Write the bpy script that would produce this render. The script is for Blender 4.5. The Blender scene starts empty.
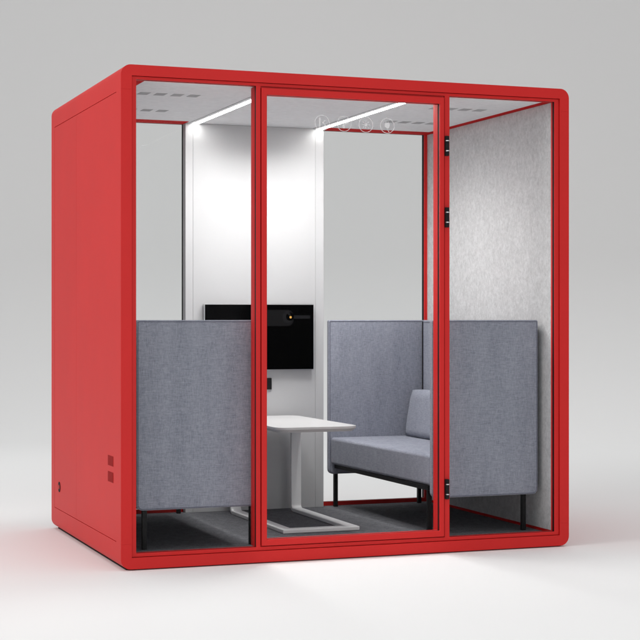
import bpy, bmesh, math, random
from mathutils import Vector, Matrix, noise
random.seed(4)
S = bpy.context.scene
C = bpy.data.collections.new('scene'); S.collection.children.link(C)
PI = math.pi

# ------------------------------------------------------------ materials
def mat(name, base=(.5,.5,.5), rough=.5, metal=0., spec=.5, sheen=0.):
    m = bpy.data.materials.new(name); m.use_nodes = True
    b = m.node_tree.nodes['Principled BSDF']
    b.inputs['Base Color'].default_value = (*base, 1)
    b.inputs['Roughness'].default_value = rough
    b.inputs['Metallic'].default_value = metal
    b.inputs['Specular IOR Level'].default_value = spec
    b.inputs['Sheen Weight'].default_value = sheen
    return m
class N:
    def __init__(s, m): s.t = m.node_tree; s.b = s.t.nodes.get('Principled BSDF')
    def n(s, ty, **kw):
        o = s.t.nodes.new(ty)
        for k, v in kw.items():
            if k in o.inputs: o.inputs[k].default_value = v
            else: setattr(o, k, v)
        return o
    def l(s, a, b): s.t.links.new(a, b)
    def noise(s, scale, vec=(1,1,1), detail=3, rough=.6):
        tc = s.n('ShaderNodeTexCoord'); mp = s.n('ShaderNodeMapping'); mp.inputs['Scale'].default_value = vec
        s.l(tc.outputs['Object'], mp.inputs['Vector'])
        nz = s.n('ShaderNodeTexNoise', Scale=scale, Detail=detail, Roughness=rough)
        s.l(mp.outputs['Vector'], nz.inputs['Vector']); return nz.outputs['Fac']
    def math(s, op, a, b):
        o = s.n('ShaderNodeMath', operation=op)
        for i, v in enumerate((a, b)):
            if isinstance(v, (int, float)): o.inputs[i].default_value = v
            else: s.l(v, o.inputs[i])
        return o.outputs[0]
    def ramp(s, fac, stops):
        r = s.n('ShaderNodeValToRGB'); e = r.color_ramp.elements
        while len(e) < len(stops): e.new(.5)
        for i, (p, c) in enumerate(stops): e[i].position = p; e[i].color = (*c, 1)
        s.l(fac, r.inputs['Fac']); return r.outputs['Color']
    def bump(s, h, strength, dist):
        b = s.n('ShaderNodeBump', Strength=strength, Distance=dist); s.l(h, b.inputs['Height'])
        s.l(b.outputs['Normal'], s.b.inputs['Normal'])
def paint(name, base, rough=.45, bumpd=.0002, spec=.4):
    m = mat(name, base, rough, spec=spec); n = N(m)
    f = n.noise(420, detail=2); n.bump(f, .25, bumpd)
    g = n.noise(2.2, detail=3)
    c0 = tuple(x*.965 for x in base); c1 = tuple(min(1, x*1.035) for x in base)
    n.l(n.ramp(g, [(.3, c0), (.7, c1)]), n.b.inputs['Base Color'])
    return m
RED = (.60, .0185, .0175)
M = {}
M['red'] = paint('red_powder_coat', RED, .5, spec=.22)
M['red_trim'] = paint('red_matt_trim', (.50,.010,.010), .8, spec=.06)
M['red_grille'] = mat('red_vent_mesh', (.25,.02,.02), .8, spec=.08); _n = N(M['red_grille'])
_v = _n.n('ShaderNodeTexVoronoi', Scale=260.); _tc = _n.n('ShaderNodeTexCoord'); _n.l(_tc.outputs['Object'], _v.inputs['Vector'])
_n.l(_n.ramp(_v.outputs['Distance'], [(.2,(.22,.012,.012)),(.5,(.31,.018,.018))]), _n.b.inputs['Base Color'])
M['black'] = mat('black_metal', (.006,.006,.0065), .5, spec=.22)
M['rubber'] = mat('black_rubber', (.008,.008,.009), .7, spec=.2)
M['chrome'] = mat('brushed_steel', (.6,.6,.61), .3, metal=1.)
M['white'] = paint('white_laminate', (.52,.52,.52), .4)
M['white_metal'] = paint('white_powder_coat', (.80,.80,.80), .45)
M['panel'] = paint('white_wall_panel', (.46,.46,.465), .6)
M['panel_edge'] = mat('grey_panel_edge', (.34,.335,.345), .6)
M['alu'] = mat('satin_aluminium', (.50,.50,.51), .45, metal=.3)
M['screen'] = mat('tv_screen', (.0015,.0015,.0016), .6, spec=0.)
M['screen_grey'] = mat('screen_dark_grey', (.0045,.0045,.005), .4, spec=.1)
M['screen_mid'] = mat('screen_mid_grey', (.008,.008,.009), .4, spec=.1)
M['gold'] = mat('screen_gold', (.62,.33,.06), .5)

def fabric(name, lo, hi, th=.55):
    m = mat(name, hi, .95, spec=.12, sheen=.12); n = N(m)
    a = n.noise(1, (270,270,36), 3, .7); b = n.noise(1, (36,36,270), 3, .7)
    c = n.noise(1, (620,620,620), 2, .6); d = n.noise(1, (14,14,3), 3, .6)
    s = n.math('ADD', n.math('MULTIPLY', a, .5), n.math('MULTIPLY', b, .5))
    s2 = n.math('ADD', n.math('MULTIPLY', s, .62), n.math('MULTIPLY', c, .26))
    s3 = n.math('ADD', s2, n.math('MULTIPLY', d, .12))
    mid = tuple((x+y)/2 for x, y in zip(lo, hi))
    n.l(n.ramp(s3, [(.36, lo), (.5, mid), (.64, hi)]), n.b.inputs['Base Color'])
    n.bump(s2, .35, .0012)
    return m
M['fabric'] = fabric('grey_blue_wool', (.150,.160,.200), (.365,.380,.440))
M['piping'] = fabric('grey_blue_piping', (.10,.105,.14), (.19,.20,.25))
def felt(name, lo, hi, vec=(120,120,45), sc=1., bd=.0012):
    m = mat(name, hi, 1., spec=.1); n = N(m)
    a = n.noise(sc, vec, 5, .75); c = n.noise(1, (26,26,19), 3, .6); e = n.noise(1, (500,500,500), 2, .6)
    s = n.math('ADD', n.math('MULTIPLY', a, .55), n.math('MULTIPLY', c, .2))
    s = n.math('ADD', s, n.math('MULTIPLY', e, .25))
    mid = tuple((x+y)/2 for x, y in zip(lo, hi))
    n.l(n.ramp(s, [(.36, lo), (.5, mid), (.64, hi)]), n.b.inputs['Base Color'])
    n.bump(s, .4, bd); return m
M['felt'] = felt('grey_wall_felt', (.41,.41,.413), (.66,.66,.663), (70,70,62))
M['ceil_felt'] = felt('grey_ceiling_felt', (.68,.68,.685), (.84,.84,.845), (30,90,90))
M['carpet'] = felt('charcoal_carpet', (.045,.046,.052), (.205,.206,.22), (160,160,160))
M['vent'] = mat('grey_ceiling_vent', (.44,.44,.445), .8)
M['studio'] = mat('white_studio_floor', (.79,.79,.785), .8, spec=.25)
# LED diffuser
m = mat('led_diffuser', (.9,.9,.9), .5); b = m.node_tree.nodes['Principled BSDF']
b.inputs['Emission Color'].default_value = (1,.985,.965,1); b.inputs['Emission Strength'].default_value = 24
M['led'] = m
# glass: clear sheet with a weak mirror reflection
def glassy(name, tint, amt):
    m = bpy.data.materials.new(name); m.use_nodes = True; t = m.node_tree; t.nodes.clear()
    o = t.nodes.new('ShaderNodeOutputMaterial'); mx = t.nodes.new('ShaderNodeMixShader')
    tr = t.nodes.new('ShaderNodeBsdfTransparent'); tr.inputs[0].default_value = (*tint,1)
    gl = t.nodes.new('ShaderNodeBsdfGlossy'); gl.inputs['Roughness'].default_value = .0
    fr = t.nodes.new('ShaderNodeFresnel'); fr.inputs[0].default_value = 1.45
    mu = t.nodes.new('ShaderNodeMath'); mu.operation = 'MULTIPLY'; mu.inputs[1].default_value = amt
    t.links.new(fr.outputs[0], mu.inputs[0]); t.links.new(mu.outputs[0], mx.inputs[0])
    t.links.new(tr.outputs[0], mx.inputs[1]); t.links.new(gl.outputs[0], mx.inputs[2]); t.links.new(mx.outputs[0], o.inputs[0])
    return m
M['glass'] = glassy('clear_glass', (.992,.996,.996), .02)
m = bpy.data.materials.new('frosted_print'); m.use_nodes = True; t = m.node_tree; t.nodes.clear()
o = t.nodes.new('ShaderNodeOutputMaterial'); mx = t.nodes.new('ShaderNodeMixShader'); mx.inputs[0].default_value = .36
tr = t.nodes.new('ShaderNodeBsdfTransparent'); df = t.nodes.new('ShaderNodeBsdfDiffuse'); df.inputs[0].default_value = (.92,.92,.92,1)
tl = t.nodes.new('ShaderNodeBsdfTranslucent'); tl.inputs[0].default_value = (.92,.92,.92,1); ad = t.nodes.new('ShaderNodeMixShader'); ad.inputs[0].default_value = .35
t.links.new(df.outputs[0], ad.inputs[1]); t.links.new(tl.outputs[0], ad.inputs[2])
t.links.new(tr.outputs[0], mx.inputs[1]); t.links.new(ad.outputs[0], mx.inputs[2]); t.links.new(mx.outputs[0], o.inputs[0])
M['print'] = m

# ------------------------------------------------------------ mesh helpers
def finish(name, bm, material, parent=None, smooth=True, angle=35):
    me = bpy.data.meshes.new(name)
    bmesh.ops.recalc_face_normals(bm, faces=bm.faces)
    bm.to_mesh(me); bm.free()
    me.materials.append(M[material] if isinstance(material, str) else material)
    o = bpy.data.objects.new(name, me); C.objects.link(o)
    if smooth:
        for p in me.polygons: p.use_smooth = True
        me.set_sharp_from_angle(angle=math.radians(angle))
        w = o.modifiers.new('wn', 'WEIGHTED_NORMAL'); w.keep_sharp = True; w.weight = 100
    if parent: o.parent = parent
    return o
def abox(bm, x0,x1,y0,y1,z0,z1, bev=0., seg=2):
    r = bmesh.ops.create_cube(bm, size=1)
    vs = r['verts']
    for v in vs:
        v.co = Vector(((x0+x1)/2+v.co.x*(x1-x0), (y0+y1)/2+v.co.y*(y1-y0), (z0+z1)/2+v.co.z*(z1-z0)))
    if bev > 0:
        es = list({e for v in vs for e in v.link_edges})
        bmesh.ops.bevel(bm, geom=es, offset=bev, offset_type='OFFSET', segments=seg, profile=.5, affect='EDGES')
def box(name, *a, material='white', parent=None, bev=.001, seg=2):
    bm = bmesh.new(); abox(bm, *a, bev=bev, seg=seg); return finish(name, bm, material, parent)
def rrect(x0,x1,z0,z1, r, n=8):
    # r: one radius or four (bl, br, tr, tl)
    if not isinstance(r, (list, tuple)): r = (r,)*4
    out = []
    for (cx, cz, a0, rr) in ((x0, z0, PI, r[0]), (x1, z0, 1.5*PI, r[1]), (x1, z1, 0, r[2]), (x0, z1, .5*PI, r[3])):
        sx = 1 if cx == x0 else -1; sz = 1 if cz == z0 else -1
        if rr <= 0: out.append((cx, cz)); continue
        for i in range(n+1):
            a = a0+i/n*PI/2
            out.append((cx+sx*rr+rr*math.cos(a), cz+sz*rr+rr*math.sin(a)))
    return out
def ring(bm, outer, inner, y0, y1):
    """hollow prism along Y between two outlines with the same count of points (x,z)"""
    n = len(outer)
    V = [[bm.verts.new((x, y, z)) for x, z in L] for y in (y0, y1) for L in (outer, inner)]
    o0, i0, o1, i1 = V
    for k in range(n):
        j = (k+1) % n
        for q in ((o0[k],o0[j],i0[j],i0[k]), (o1[k],i1[k],i1[j],o1[j]), (o0[k],o1[k],o1[j],o0[j]), (i0[k],i0[j],i1[j],i1[k])):
            try: bm.faces.new(q)
            except ValueError: pass
def rect4(x0,x1,z0,z1): return [(x0,z0),(x1,z0),(x1,z1),(x0,z1)]
def prism(bm, pts, y0, y1):
    a = [bm.verts.new((x, y0, z)) for x, z in pts]; b = [bm.verts.new((x, y1, z)) for x, z in pts]
    bm.faces.new(a); bm.faces.new(b[::-1]); n = len(pts)
    for k in range(n): bm.faces.new((a[k], a[(k+1)%n], b[(k+1)%n], b[k]))
    return a, b
def tube(bm, path, r, closed=True, n=8):
    P = [Vector(p) for p in path]; m = len(P); rings = []; prev = None
    for i in range(m):
        if closed: t = P[(i+1)%m]-P[i-1]
        else: t = P[min(i+1,m-1)]-P[max(i-1,0)]
        t.normalize()
        u = prev if prev is not None else (Vector((0,1,0)) if abs(t.y) < .9 else Vector((1,0,0)))
        u = (u-t*u.dot(t)).normalized(); prev = u; w = t.cross(u)
        rings.append([bm.verts.new(P[i]+u*r*math.cos(2*PI*k/n)+w*r*math.sin(2*PI*k/n)) for k in range(n)])
    for i in range(m if closed else m-1):
        A, B = rings[i], rings[(i+1)%m]
        for k in range(n): bm.faces.new((A[k], A[(k+1)%n], B[(k+1)%n], B[k]))
    if not closed: bm.faces.new(rings[0]); bm.faces.new(rings[-1][::-1])
def cyl(bm, c, axis, r, h, n=32, bev=0):
    res = bmesh.ops.create_cone(bm, cap_ends=True, segments=n, radius1=r, radius2=r, depth=h)
    q = Vector((0,0,1)).rotation_difference(Vector(axis))
    for v in res['verts']: v.co = q @ v.co + Vector(c)
def boolean(o, cutter_bm):
    me = bpy.data.meshes.new('cut'); bmesh.ops.recalc_face_normals(cutter_bm, faces=cutter_bm.faces); cutter_bm.to_mesh(me); cutter_bm.free()
    c = bpy.data.objects.new('cut', me); C.objects.link(c)
    md = o.modifiers.new('b', 'BOOLEAN'); md.operation = 'DIFFERENCE'; md.object = c; md.solver = 'EXACT'; md.use_self = True
    bpy.context.view_layer.update()
    dg = bpy.context.evaluated_depsgraph_get()
    new = bpy.data.meshes.new_from_object(o.evaluated_get(dg))
    o.modifiers.clear(); o.data = new
    bpy.data.objects.remove(c); bpy.data.meshes.remove(me)
def thing(name, label, cat, loc=(0,0,0), group=None):
    o = bpy.data.objects.new(name, None); C.objects.link(o); o.location = loc; o.empty_display_size = .1
    o['label'] = label; o['category'] = cat
    if group: o['group'] = group
    return o

# ------------------------------------------------------------ camera
YAW = .3578
cam = bpy.data.cameras.new('camera'); co = bpy.data.objects.new('camera', cam); C.objects.link(co)
co.location = (-1.6983, -7.1168, 1.1399); co.rotation_euler = (PI/2, 0, -YAW)
cam.sensor_width = 36; cam.lens = 1603.06/640*36; cam.shift_y = -(320-319.79)/640; cam.clip_end = 200
S.camera = co

# ------------------------------------------------------------ studio sweep
def studio():
    bm = bmesh.new(); prof = [(-9, 0), (0, 0), (6, 0), (13, 0)]
    R, d0 = 1.8, 14.6
    prof += [(d0+R*math.sin(a), R*(1-math.cos(a))) for a in [i/28*PI/2 for i in range(29)]]
    prof += [(d0+R, 6), (d0+R, 11)]
    c, s = math.cos(YAW), math.sin(YAW); rows = []
    for x in (-16, 16):
        rows.append([bm.verts.new((co.location.x+d*s+x*c, co.location.y+d*c-x*s, z)) for d, z in prof])
    for k in range(len(prof)-1): bm.faces.new((rows[0][k], rows[0][k+1], rows[1][k+1], rows[1][k]))
    o = finish('studio_floor', bm, 'studio', angle=80); o.modifiers.clear(); o['kind'] = 'structure'
    if o.data.polygons[0].normal.z < 0: o.data.flip_normals()
studio()

# ------------------------------------------------------------ the booth
W, D, H = 2.3, 1.626, 2.3
B = thing('office_booth', 'red glass-fronted office booth standing on the white studio floor', 'office booth')
bm = bmesh.new()
n = 10
OUT = rrect(0, W, .006, H, .047, n)
INN = []
for (cx, cz) in ((.051,.058),(W-.051,.058),(W-.051,2.25),(.051,2.25)): INN += [(cx,cz)]*(n+1)
# shell: every inner corner shared by the fan of the rounded outer corner
V = {}
def vget(x,y,z):
    k = (round(x,6),round(y,6),round(z,6))
    if k not in V: V[k] = bm.verts.new((x,y,z))
    return V[k]
m_ = len(OUT)
for k in range(m_):
    j = (k+1) % m_
    (ax,az),(bx_,bz),(cx,cz),(dx,dz) = OUT[k],OUT[j],INN[j],INN[k]
    for y, rev in ((0,False),(D,True)):
        q = [vget(ax,y,az),vget(bx_,y,bz),vget(cx,y,cz)]
        if (cx,cz) != (dx,dz): q.append(vget(dx,y,dz))
        bm.faces.new(q[::-1] if rev else q)
    bm.faces.new((vget(ax,0,az),vget(ax,D,az),vget(bx_,D,bz),vget(bx_,0,bz)))
    if (cx,cz) != (dx,dz): bm.faces.new((vget(cx,0,cz),vget(cx,D,cz),vget(dx,D,dz),vget(dx,0,dz)))
shell = finish('booth_shell', bm, 'red', B, smooth=False)
cb = bmesh.new()
for x in (0, W):
    g, dp = .0034, .005
    for z in (2.184, .1235): abox(cb, x-dp, x+dp, .092, 1.5405, z-g/2, z+g/2)
    abox(cb, x-dp*.96, x+dp*.96, 1.5405-g, 1.5405, .1235+g/2-.0005, 2.184-g/2+.0005)
boolean(shell, cb)
cb = bmesh.new()
for x in (0, W):
    abox(cb, x-.0007, x+.0007, .972, .9735, .13, 2.178)
for (xa, xb) in ((-.01,.06),(W-.06,W+.01)):
    for z in (2.187, .1205): abox(cb, xa, xb, -.001, .0009, z-.0008, z+.0008)
boolean(shell, cb)
for p in shell.data.polygons: p.use_smooth = True
shell.data.set_sharp_from_angle(angle=math.radians(30))
bv = shell.modifiers.new('bv','BEVEL'); bv.width = .0018; bv.segments = 2; bv.limit_method = 'ANGLE'; bv.angle_limit = math.radians(50); bv.harden_normals = True
box('base_plinth', .03, W-.03, .03, D-.03, .0, .0062-.0008, material='rubber', parent=shell, bev=0)

# side vents and cable port (left wall)
for z0, z1 in ((.4615,.508),(.386,.433)):
    box('air_vent', -.0016, .0012, .150, .256, z0, z1, material='red_grille', parent=shell, bev=.0006)
bm = bmesh.new(); cyl(bm, (-.0002,1.407,.2455), (1,0,0), .0275, .004)
pr = finish('cable_port', bm, 'rubber', shell, angle=40)
bm = bmesh.new(); cyl(bm, (-.0020,1.407,.2455), (1,0,0), .0125, .003)
finish('port_plug', bm, 'red', pr)

# front subframe: ring and two posts, split in opaque face / gasket slot / inner profile
ZB, ZT = .077, 2.234
PL, PR = (.647,.6688), (1.6165,1.643)          # posts
XL, XR = .073, 2.2225                         # openings at the sides
bm = bmesh.new()
ring(bm, rect4(.0531,W-.0531,.0601,2.2479), rect4(XL,XR,ZB,ZT), .0085, .014)
for a,b in (PL,PR): abox(bm, a, b, .0090, .0140, ZB-.001, ZT+.001)
o = finish('front_frame', bm, 'red', B); o.modifiers.clear()
FF = o
bv = o.modifiers.new('bv','BEVEL'); bv.width = .0012; bv.segments = 2; bv.limit_method='ANGLE'
bm = bmesh.new()
ring(bm, rect4(.0515,W-.0515,.0585,2.2495), rect4(XL-.0012,XR+.0012,ZB-.001,ZT+.0006), .0155, .031)
for a,b in (PL,PR): abox(bm, a+.0006, b-.0006, .0145, .031, ZB-.001, ZT+.001)
o = finish('gasket', bm, 'rubber', FF); o.modifiers.clear()
bm = bmesh.new()
ring(bm, rect4(.0515,W-.0515,.0585,2.2495), rect4(XL,XR,ZB,ZT), .0315, .045)
for a,b in (PL,PR): abox(bm, a, b, .0315, .088, ZB-.001, ZT-.0005, bev=.002)
o = finish('inner_profile', bm, 'red', FF); o.modifiers.clear()

def pane(name, x0,x1,y0,y1,z0,z1, parent):
    bm = bmesh.new(); abox(bm, x0,x1,y0,y1,z0,z1); o = finish(name, bm, 'glass', parent, smooth=False); return o
pane('window_pane', XL-.005, PL[0]+.005, .019, .027, ZB-.005, ZT+.005, B)
pane('window_pane', PR[1]-.005, XR+.005, .019, .027, ZB-.005, ZT+.005, B)

# door seal closing the gap round the leaf
bm = bmesh.new(); ring(bm, rect4(.6690,1.6162,.0772,2.2338), rect4(.6726,1.6124,.0816,2.2257), .0175, .030)
finish('door_seal', bm, 'red', FF).modifiers.clear()
# door leaf
DX0, DX1, DZ0, DZ1 = .6728, 1.6112, .0818, 2.2255
GX0, GX1, GZ0, GZ1 = .6985, 1.5885, .1105, 2.194
bm = bmesh.new()
ring(bm, rect4(DX0,DX1,DZ0,DZ1), rect4(GX0,GX1,GZ0,GZ1), .0015, .0135)
door = finish('door', bm, 'red', B); door.modifiers.clear()
bv = door.modifiers.new('bv','BEVEL'); bv.width = .0016; bv.segments = 2; bv.limit_method='ANGLE'
bm = bmesh.new(); ring(bm, rect4(DX0+.001,DX1-.001,DZ0+.001,DZ1-.001), rect4(GX0-.001,GX1+.001,GZ0-.001,GZ1+.001), .0137, .031)
o = finish('gasket', bm, 'rubber', door); o.modifiers.clear()
bm = bmesh.new(); ring(bm, rect4(DX0+.001,DX1-.001,DZ0+.001,DZ1-.001), rect4(GX0,GX1,GZ0,GZ1), .0315, .050)
ring(bm, rect4(DX0+.004,DX1-.004,DZ0+.001,DZ1-.001), rect4(GX0,GX1,GZ0-.006,GZ1+.006), .0502, .082)
o = finish('inner_profile', bm, 'red', door); o.modifiers.clear()
bv = o.modifiers.new('bv','BEVEL'); bv.width = .001; bv.segments = 2; bv.limit_method='ANGLE'
GL = pane('glass_pane', GX0-.005, GX1+.005, .019, .027, GZ0-.005, GZ1+.005, door)
# hinges
for zc in (1.989, 1.640, .3125):
    bm = bmesh.new(); hx = 1.6245
    abox(bm, hx-.0095, hx+.0095, -.0065, .0068, zc-.049, zc+.049, bev=.0022)
    cyl(bm, (hx, -.007, zc), (0,0,1), .0085, .096, 24)
    h = finish('hinge', bm, 'rubber', door)
    for dz in (-.0245, .0245):
        bm = bmesh.new(); cyl(bm, (hx, -.007, zc+dz), (0,0,1), .0093, .0050, 24)
        finish('hinge_ring', bm, 'chrome', door)

# printed pictograms on the door glass
def icon(cx, cz, draw):
    bm = bmesh.new(); Y0, Y1 = .0180, .0187; R = .0375
    def P(pts): prism(bm, [(cx+x, cz+z) for x, z in pts], Y0, Y1)
    k = 48
    ring(bm, [(cx+R*math.cos(2*PI*i/k), cz+R*math.sin(2*PI*i/k)) for i in range(k)],
             [(cx+(R-.0030)*math.cos(2*PI*i/k), cz+(R-.0030)*math.sin(2*PI*i/k)) for i in range(k)], Y0, Y1)
    def stroke(x0,z0,x1,z1,w):
        d = Vector((x1-x0, z1-z0)).normalized()*w/2; nx, nz = -d.y, d.x
        P([(x0+nx,z0+nz),(x0-nx,z0-nz),(x1-nx,z1-nz),(x1+nx,z1+nz)])
    def disc(x,z,r,k=20): P([(x+r*math.cos(2*PI*i/k), z+r*math.sin(2*PI*i/k)) for i in range(k)])
    draw(P, stroke, disc)
    o = finish('printed_icon', bm, 'print', door, smooth=False); return o
def i_sound(P, st, di):
    P(rect4(-.0155,-.0085,-.022,.022)); st(.016,.012,.0035,.0025,.0045); st(.0035,.0012,.009,-.004,.0045); st(.0125,-.003,.0165,-.015,.0075)
def i_fan(P, st, di):
    di(0,0,.005)
    for a in (90, 210, 330):
        a = math.radians(a+175)
        def rot(x,z): return (x*math.cos(a)-z*math.sin(a), x*math.sin(a)+z*math.cos(a))
        P([rot(*q) for q in [(.0045,-.003),(.012,-.0075),(.020,-.006),(.0225,.001),(.018,.0065),(.011,.0055),(.0052,.003)]])
def i_sun(P, st, di):
    di(0,0,.0075)
    for k in range(8):
        a = k*PI/4; st(.012*math.cos(a),.012*math.sin(a),.0215*math.cos(a),.0215*math.sin(a),.0026)
def i_plug(P, st, di):
    st(-.006,.013,-.006,.0225,.0032); st(.006,.013,.006,.0225,.0032)
    P([(-.0125,.0125),(-.0125,-.001),(-.008,-.0085),(-.002,-.0105),(.002,-.0105),(.008,-.0085),(.0125,-.001),(.0125,.0125)][::-1])
    st(0,-.0107,0,-.017,.003); st(0.0005,-.0172,.005,-.024,.003); st(.0052,-.0242,.0105,-.0305,.003)
for x, f in ((.980,i_sound),(1.0925,i_fan),(1.205,i_sun),(1.316,i_plug)): icon(x, 2.0765, f)

# interior
FZ, CZ = .065, 2.236
box('floor_carpet', .0515, W-.0515, .0455, 1.552, .0585, FZ, material='carpet', parent=B, bev=0)
# ceiling in felt, red border beside walls and back windows
bm = bmesh.new()
abox(bm, .122, 2.178, .0455, 1.432, CZ, 2.2495); abox(bm, .726, 1.556, 1.4325, 1.5545, CZ, 2.2495)
ceil = finish('ceiling_panel', bm, 'ceil_felt', B); ceil.modifiers.clear()
for a in ((.0515,.1215,.0455,1.5545),(2.1785,W-.0515,.0455,1.5545),(.122,.7255,1.4325,1.5545),(1.5565,2.178,1.4325,1.5545)):
    box('ceiling_border', *a, CZ-.0015, 2.2494, material='red_trim', parent=B, bev=0)
for name, x0, x1 in (('wall_felt', .0515, .078), ('wall_felt', 2.222, W-.0515)):
    box(name, x0, x1, .0455, 1.5545, .0795, CZ-.002, material='felt', parent=B, bev=.0006)
for a in ((.0515,.0795),(2.2205,W-.0515)): box('skirting', *a, .0455, 1.5545, FZ+.0003, .079, material='red_trim', parent=B, bev=0)
# ceiling vents
def vents(xs, yc, parent):
    for x in xs:
        bm = bmesh.new(); abox(bm, x-.026, x+.026, yc-.039, yc+.039, CZ-.0012, CZ+.001)
        for k in range(5): abox(bm, x-.0235, x+.0235, yc-.031+k*.0155-.004, yc-.031+k*.0155+.004, CZ-.0022, CZ-.0013)
        finish('ceiling_vent', bm, 'vent', parent).modifiers.clear()
for xs in ((.220,.303,.387,.470),(1.772,1.855,1.938,2.021)):
    for y in (.449,1.049): vents(xs, y, ceil)
# LED channels
for xc in (.780, 1.5205):
    bm = bmesh.new()
    for a, b_ in ((-.039,-.0150),(.0150,.024)): abox(bm, xc+a, xc+b_, .095, 1.502, CZ-.004, CZ+.002)
    ch = finish('led_channel', bm, 'alu', B)
    box('led_strip', xc-.0145, xc+.0145, .100, 1.500, CZ-.0060, CZ+.002, material='led', parent=ch, bev=.001)

# back frame
RX = 2.2035; LX = W-RX; RZB, RZT = .087, 2.2345
PX0, PX1 = .7275, 1.5465
bm = bmesh.new()
o_, = (None,)
ring(bm, rect4(.0515,W-.0515,.0585,2.2497), rect4(LX,RX,RZB,RZT), 1.555, 1.563)
ring(bm, rect4(.0515,W-.0515,.0585,2.2497), rect4(LX-.014,RX+.014,RZB-.006,RZT+.006), 1.592, D-.006)
abox(bm, PX0+.014, PX1-.014, 1.592, D-.006, RZB-.002, RZT+.002); abox(bm, PX0+.010, PX1, 1.555, 1.563, RZB-.002, RZT+.002)
rear = finish('back_frame', bm, 'red', B); rear.modifiers.clear()
bm = bmesh.new()
ring(bm, rect4(.0515,W-.0515,.0585,2.2495), rect4(LX-.0008,RX+.0008,RZB-.0008,RZT+.0008), 1.5633, 1.5917)
abox(bm, PX0+.0005, PX1-.0005, 1.5633, 1.5917, RZB, RZT); abox(bm, PX0+.0005, PX0+.0095, 1.5552, 1.5630, RZB, RZT)
finish('gasket', bm, 'rubber', rear).modifiers.clear()
pane('window_pane', LX-.004, PX0+.004, 1.574, 1.582, RZB-.004, RZT+.004, B)
pane('window_pane', PX1-.004, RX+.004, 1.574, 1.582, RZB-.004, RZT+.004, B)

# white media panel between the back windows
PY = 1.505
wp = box('wall_panel', .7700, 1.4955, PY, PY+.044, FZ+.0006, CZ-.001, material='panel', parent=B, bev=.0008)
for a, b_ in ((.7265,.7692),(1.4963,1.5475)):
    box('panel_side', a, b_, PY+.0004, PY+.044, FZ+.0006, CZ-.001, material='panel', parent=wp, bev=.0012)
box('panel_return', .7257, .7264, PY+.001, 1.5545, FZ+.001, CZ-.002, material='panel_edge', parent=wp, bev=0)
sk = box('socket_plate', 1.140, 1.2305, PY-.009, PY-.0003, .7445, .8095, material='black', parent=wp, bev=.002)
for x in (1.162, 1.2085):
    bm = bmesh.new(); cyl(bm, (x, PY-.0092, .777), (0,1,0), .0165, .0016); finish('socket_face', bm, 'rubber', sk)

# television
T = thing('television', 'slim black wall screen showing a dark device with a gold dot, on the white panel', 'television', (1.1505, PY, .856))
tz0, tz1, tx0, tx1, ty = .8555, 1.2285, .8255, 1.4755, PY-.035
bm = bmesh.new(); abox(bm, tx0-1.1505, tx1-1.1505, ty+.0015-PY, -.004, tz0-.856, tz1-.856, bev=.002); finish('bezel', bm, 'chrome', T)
bm = bmesh.new(); abox(bm, tx0+.003-1.1505, tx1-.003-1.1505, ty-.0005-PY, ty+.002-PY, tz0+.003-.856, tz1-.003-.856, bev=.0005); sc = finish('screen', bm, 'screen', T)
def scr(name, pts, mt, d):
    bm = bmesh.new(); prism(bm, [(x-1.1505, z-.856) for x, z in pts], ty-PY-.0005-d, ty-PY-.0004-d+.0003); finish(name, bm, mt, sc, smooth=False)
scr('screen_image', rrect(1.130,1.352,1.105,1.196,(.018,.036,.036,.018)), 'screen_grey', .0003)
def circ(x,z,r,k=40): return [(x+r*math.cos(2*PI*i/k), z+r*math.sin(2*PI*i/k)) for i in range(k)]
scr('screen_image', circ(1.318,1.155,.033), 'screen_mid', .0007)
scr('screen_image', circ(1.330,1.158,.0235), 'screen', .0011)
scr('screen_image', [(1.304,1.186),(1.318,1.190),(1.336,1.168),(1.325,1.163)], 'screen_mid', .0015)
scr('screen_image', rrect(1.352,1.452,1.146,1.165,.005), 'screen_mid', .0007)
scr('screen_image', circ(1.3335,1.1545,.0066), 'gold', .0015)

# ------------------------------------------------------------ sofas
def outline_pipe(bm, pts, y, r):
    tube(bm, [(x, y, z) for x, z in pts], r, True, 8)
def padded(name, x0, x1, z0, z1, rb, rt, y0, y1, parent):
    """upholstered board: rounded outline in XZ, soft rims, faces slightly crowned"""
    bm = bmesh.new(); steps = [(0,.0050),(.0008,.0024),(.0024,.0008),(.0055,0),(.020,-.0014),(.045,-.0026),(.085,-.0032)]
    def loop(i, y): return [bm.verts.new((x, y, z)) for x, z in rrect(x0+i, x1-i, z0+i, z1-i, [max(q-i, .0015) for q in (rb,rb,rt,rt)], 6)]
    L = [loop(i, y0+d) for i, d in steps[::-1]]+[loop(i, y1-d) for i, d in steps]
    bm.faces.new(L[0]); bm.faces.new(L[-1][::-1]); n = len(L[0])
    for A, B_ in zip(L, L[1:]):
        for k in range(n): bm.faces.new((A[k], A[(k+1)%n], B_[(k+1)%n], B_[k]))
    return finish(name, bm, 'fabric', parent, angle=70)
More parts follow.
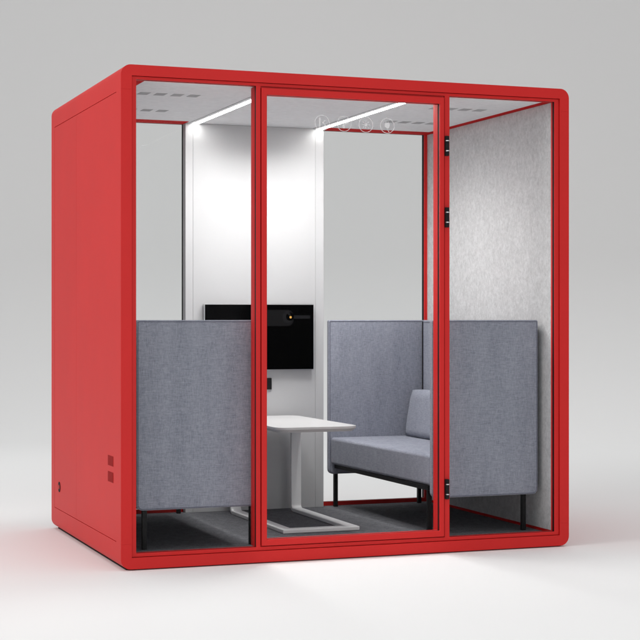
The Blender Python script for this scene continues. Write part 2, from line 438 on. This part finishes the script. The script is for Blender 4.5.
def sofa(name, label, mirror):
    x0 = 0.
    T = thing(name, label, 'sofa', (W if mirror else 0, 0, FZ), 'high-backed sofas facing each other')
    s = -1 if mirror else 1                    # local x runs from the wall to the middle of the booth
    X = lambda x: s*x
    zt, zb = 1.1385-FZ, .2545-FZ
    def wing(y0, y1, xe, inner_first):
        xs = sorted((X(.106), X(xe)))
        w = padded('side_panel', xs[0], xs[1], zb, zt, .028, .008, y0, y1, T)
        bm = bmesh.new()
        ins = rrect(xs[0]+.0062, xs[1]-.0062, zb+.0062, zt-.0072, (.023,.023,.003,.003), 5)
        outline_pipe(bm, ins, y0-.0004, .0022); outline_pipe(bm, ins, y1+.0004, .0022)
        # seam round the rim
        finish('piping', bm, 'piping', w)
    wing(.130, .163, W-1.6055, 0); wing(1.478, 1.511, W-1.570, 0)
    # backrest along the wall
    bm = bmesh.new(); xs = sorted((X(.104), X(.150)))
    abox(bm, xs[0], xs[1], 0.183, 1.456, zb+.002, zt-.001, bev=.007, seg=3); bk = finish('backrest', bm, 'fabric', T, angle=60)
    bm = bmesh.new(); xx = X(.1505)
    tube(bm, [(xx, y, z) for y, z in rrect(.193, 1.446, zb+.012, zt-.012, .005, 4)], .0024, True, 8)
    finish('piping', bm, 'piping', bk)
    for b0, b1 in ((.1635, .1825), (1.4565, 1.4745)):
        bm = bmesh.new(); q = sorted((X(.108), X(.1475))); abox(bm, q[0],q[1],b0,b1,zb+.01,zt-.012); finish('gap_shade_strip', bm, 'rubber', T)  # black strips added to stand for the deep shade in these gaps
    # seat, its front edge slightly out of square
    bm = bmesh.new(); bmesh.ops.create_grid(bm, x_segments=1, y_segments=1, size=1); bm.clear()
    pf, pb = W-1.610, W-1.578                  # front-edge distances at the two ends
    vs = []
    for z in (.312-FZ, .466-FZ):
        for (x, y) in ((.152,.166),(pf,.166),(pb,1.475),(.152,1.475)): vs.append(bm.verts.new((X(x), y, z)))
    for q in ((0,1,2,3),(4,7,6,5),(0,4,5,1),(1,5,6,2),(2,6,7,3),(3,7,4,0)): bm.faces.new([vs[i] for i in q])
    bmesh.ops.bevel(bm, geom=list(bm.edges), offset=.017, offset_type='OFFSET', segments=4, profile=.5, affect='EDGES')
    finish('seat', bm, 'fabric', T, angle=60)
    # steel underframe
    bm = bmesh.new()
    xa, xb, ya, yb = .146, .672, .182, 1.484
    for (a0,a1,b0,b1) in ((xa,xb+.024,ya-.001,ya+.023),(xa,xb+.024,yb-.001,yb+.023)):
        q = sorted((X(a0),X(a1))); abox(bm, q[0],q[1],b0,b1,.288-FZ,.3115-FZ, bev=.0015)
    for a0 in (xa, xb):
        q = sorted((X(a0),X(a0+.024))); abox(bm, q[0],q[1],ya+.0235,yb-.0015,.288-FZ,.3112-FZ, bev=.0015)
    finish('seat_frame', bm, 'black', T)
    for a0 in (xa, xb):
        for b0 in (ya, yb):
            q = sorted((X(a0),X(a0+.022))); bm = bmesh.new(); abox(bm, q[0],q[1],b0,b0+.022,.0004,.2876-FZ, bev=.0015); finish('leg', bm, 'black', T)
    return T
sofa('sofa', 'grey-blue high-backed sofa on the left, its back to the booth wall near the side vents', False)
sofa('sofa', 'grey-blue high-backed sofa on the right, holding a cushion, beside the felt wall', True)

# lumbar cushion on the right sofa
def cushion():
    bm = bmesh.new(); bmesh.ops.create_cube(bm, size=2)
    bmesh.ops.subdivide_edges(bm, edges=list(bm.edges), cuts=11, use_grid_fill=True)
    hx, hy, hz = .056, .30, .137
    for v in bm.verts:
        x, y, z = v.co
        ey = 1-abs(y)**9; ez = 1-abs(z)**9
        t = .5+.5*math.sqrt(max(0, ey)*max(0, ez))
        r = 6.5                                  # rounded corners in the YZ plane
        L = max(abs(y), abs(z)); q = (abs(y)**r+abs(z)**r)**(1/r)
        f = (L/q if q > 1e-6 else 1)*.35+.65
        wob = 1+.05*noise.noise(Vector((x, y*2.5, z*2.5)))
        v.co = Vector((x*hx*t*wob, y*hy*f, z*hz*f))
        lean = (v.co.z+hz)*.17
        v.co.x = v.co.x+lean
    o = finish('lumbar_cushion', bm, 'fabric', angle=80); o.modifiers.clear()
    o.location = (2.060, 1.152, .466+.134)
    o['label'] = 'small grey-blue lumbar cushion leaning on the back of the right sofa'; o['category'] = 'cushion'
cushion()

# ------------------------------------------------------------ table
Tb = thing('side_table', 'white table with rounded top and looped sled base between the two sofas', 'table', (1.15, .95, FZ))
ox, oy = 1.15, .95
bm = bmesh.new()
tt = rrect(.920-ox, 1.363-ox, .488-oy, 1.470-oy, .068, 10)
zt = .598-FZ
# tapered edge: wide upper slab, chamfer below
lay = [(.0,-.0),( .0,-.0)]
def loop(inset, z):
    return [bm.verts.new((x, y, z)) for x, y in rrect(.920-ox+inset, 1.363-ox-inset, .488-oy+inset, 1.470-oy-inset, max(.068-inset,.01), 10)]
L = [loop(.0015, zt), loop(0, zt-.0015), loop(0, zt-.012), loop(.0016, zt-.0135), loop(.020, zt-.0275)]
bm.faces.new(L[0]); bm.faces.new(L[-1][::-1])
for A, Bq in zip(L, L[1:]):
    for k in range(len(A)): bm.faces.new((A[k], A[(k+1)%len(A)], Bq[(k+1)%len(A)], Bq[k]))
finish('tabletop', bm, 'white', Tb, angle=30)
# mounting plate under the top
bm = bmesh.new(); abox(bm, .985-ox, 1.30-ox, .62-oy, 1.40-oy, zt-.0345, zt-.0278, bev=.001); finish('mounting_plate', bm, 'black', Tb)
# looped base of flat bar
def bar_path(xc):
    yb, z0 = 1.372-oy, .0105
    pts = [(.538-oy, z0, 'b')]
    r = .030
    for i in range(9):
        a = i/8*PI/2; pts.append((yb-r+r*math.sin(a), z0+r-r*math.cos(a), ''))
    pts.append((yb, zt-.0346, ''))
    return pts
def strap(bm, xc, w, th):
    pts = [(p[0], p[1]) for p in bar_path(xc)]
    secs = []
    for i, (y, z) in enumerate(pts):
        a = Vector(pts[max(i-1,0)]); b_ = Vector(pts[min(i+1,len(pts)-1)]); t = (b_-a).normalized(); nrm = Vector((-t.y, t.x))
        secs.append([bm.verts.new((xc+sx*w/2, y+nrm.x*sn*th/2, z+nrm.y*sn*th/2)) for sx, sn in ((-1,-1),(1,-1),(1,1),(-1,1))])
    for A, Bq in zip(secs, secs[1:]):
        for k in range(4): bm.faces.new((A[k], A[(k+1)%4], Bq[(k+1)%4], Bq[k]))
    bm.faces.new(secs[0]); bm.faces.new(secs[-1][::-1])
bm = bmesh.new()
for xc in (.975-ox, 1.330-ox): strap(bm, xc, .060, .020)
o = finish('base_leg', bm, 'white_metal', Tb); o.modifiers.clear()
bv = o.modifiers.new('bv','BEVEL'); bv.width = .004; bv.segments = 3; bv.limit_method='ANGLE'; bv.harden_normals = True
bm = bmesh.new()
# front crossbar joins the two runners
pts = [(.945,.482),(1.360,.482),(1.360,.5378),(.945,.5378)]
a = [bm.verts.new((x-ox,y-oy,.0005)) for x,y in pts]; c_ = [bm.verts.new((x-ox,y-oy,.0207)) for x,y in pts]
bm.faces.new(a[::-1]); bm.faces.new(c_)
for k in range(4): bm.faces.new((a[k],a[(k+1)%4],c_[(k+1)%4],c_[k]))
bmesh.ops.bevel(bm, geom=[e for e in bm.edges if not (abs(e.verts[0].co.y-(.5378-oy))<1e-5 and abs(e.verts[1].co.y-(.5378-oy))<1e-5)], offset=.004, segments=3, profile=.5, affect='EDGES')
finish('base_crossbar', bm, 'white_metal', Tb)

# ------------------------------------------------------------ light
DOME_TOP, DOME_BASE = 1.42, .42
w = bpy.data.worlds.new('World'); S.world = w; w.use_nodes = True
# studio dome: soft even light, strongest from straight above
wt = w.node_tree; bgn = wt.nodes['Background']; bgn.inputs[0].default_value = (.985,.992,1,1)
tc = wt.nodes.new('ShaderNodeTexCoord'); sx = wt.nodes.new('ShaderNodeSeparateXYZ'); wt.links.new(tc.outputs['Generated'], sx.inputs[0])
mr = wt.nodes.new('ShaderNodeMapRange'); mr.inputs['From Min'].default_value = 0; mr.inputs['From Max'].default_value = 1
wt.links.new(sx.outputs['Z'], mr.inputs['Value'])
pw = wt.nodes.new('ShaderNodeMath'); pw.operation = 'POWER'; pw.inputs[1].default_value = 6; wt.links.new(mr.outputs['Result'], pw.inputs[0])
ma = wt.nodes.new('ShaderNodeMath'); ma.operation = 'MULTIPLY_ADD'; ma.inputs[1].default_value = DOME_TOP; ma.inputs[2].default_value = DOME_BASE
wt.links.new(pw.outputs[0], ma.inputs[0]); wt.links.new(ma.outputs[0], bgn.inputs['Strength'])
def area(name, loc, target, size, power, col=(1,1,1), sy=None, spread=180):
    l = bpy.data.lights.new(name, 'AREA'); l.energy = power; l.size = size; l.color = col; l.spread = math.radians(spread)
    if sy: l.shape = 'RECTANGLE'; l.size_y = sy
    o = bpy.data.objects.new(name, l); C.objects.link(o); o.location = loc
    o.rotation_euler = (Vector(target)-Vector(loc)).to_track_quat('-Z','Y').to_euler()
area('key_softbox', (-5.2, -1.0, 4.4), (0, .8, 1.0), 2.8, 178, (1,.99,.98), 2.6)
area('front_softbox', (1.3, -6.2, 1.9), (1.2, 0, 1.0), 2.6, 52, (1,1,1), 2.)
area('far_floor_fill', (3.6, 6.0, 6.5), (3.6, 6.0001, 0), 13, 32, (1,1,1), 4.5, spread=60)  # unseen fill added overhead to brighten the far floor
# the light the two ceiling strips give: lamps as long and narrow as the strips, just below them
for x in (.780, 1.5205):
    area('strip_lamp', (x, .80, 2.224), (x, .80001, 0), .034, 3.8, (1,.99,.98), .95, spread=160)
area('interior_fill', (1.15, .92, 2.222), (1.15, .92001, 0), .95, 16.5, (1,.99,.98), .70, spread=142)  # added fill without a fitting, softly brightens the booth interior

S.view_settings.view_transform = 'Standard'; S.view_settings.look = 'None'; S.view_settings.exposure = 0; S.view_settings.gamma = 1
cy = S.cycles
cy.use_denoising = True; cy.max_bounces = 10; cy.diffuse_bounces = 5; cy.glossy_bounces = 4; cy.transparent_max_bounces = 24
cy.caustics_reflective = False; cy.caustics_refractive = False; cy.sample_clamp_indirect = 6
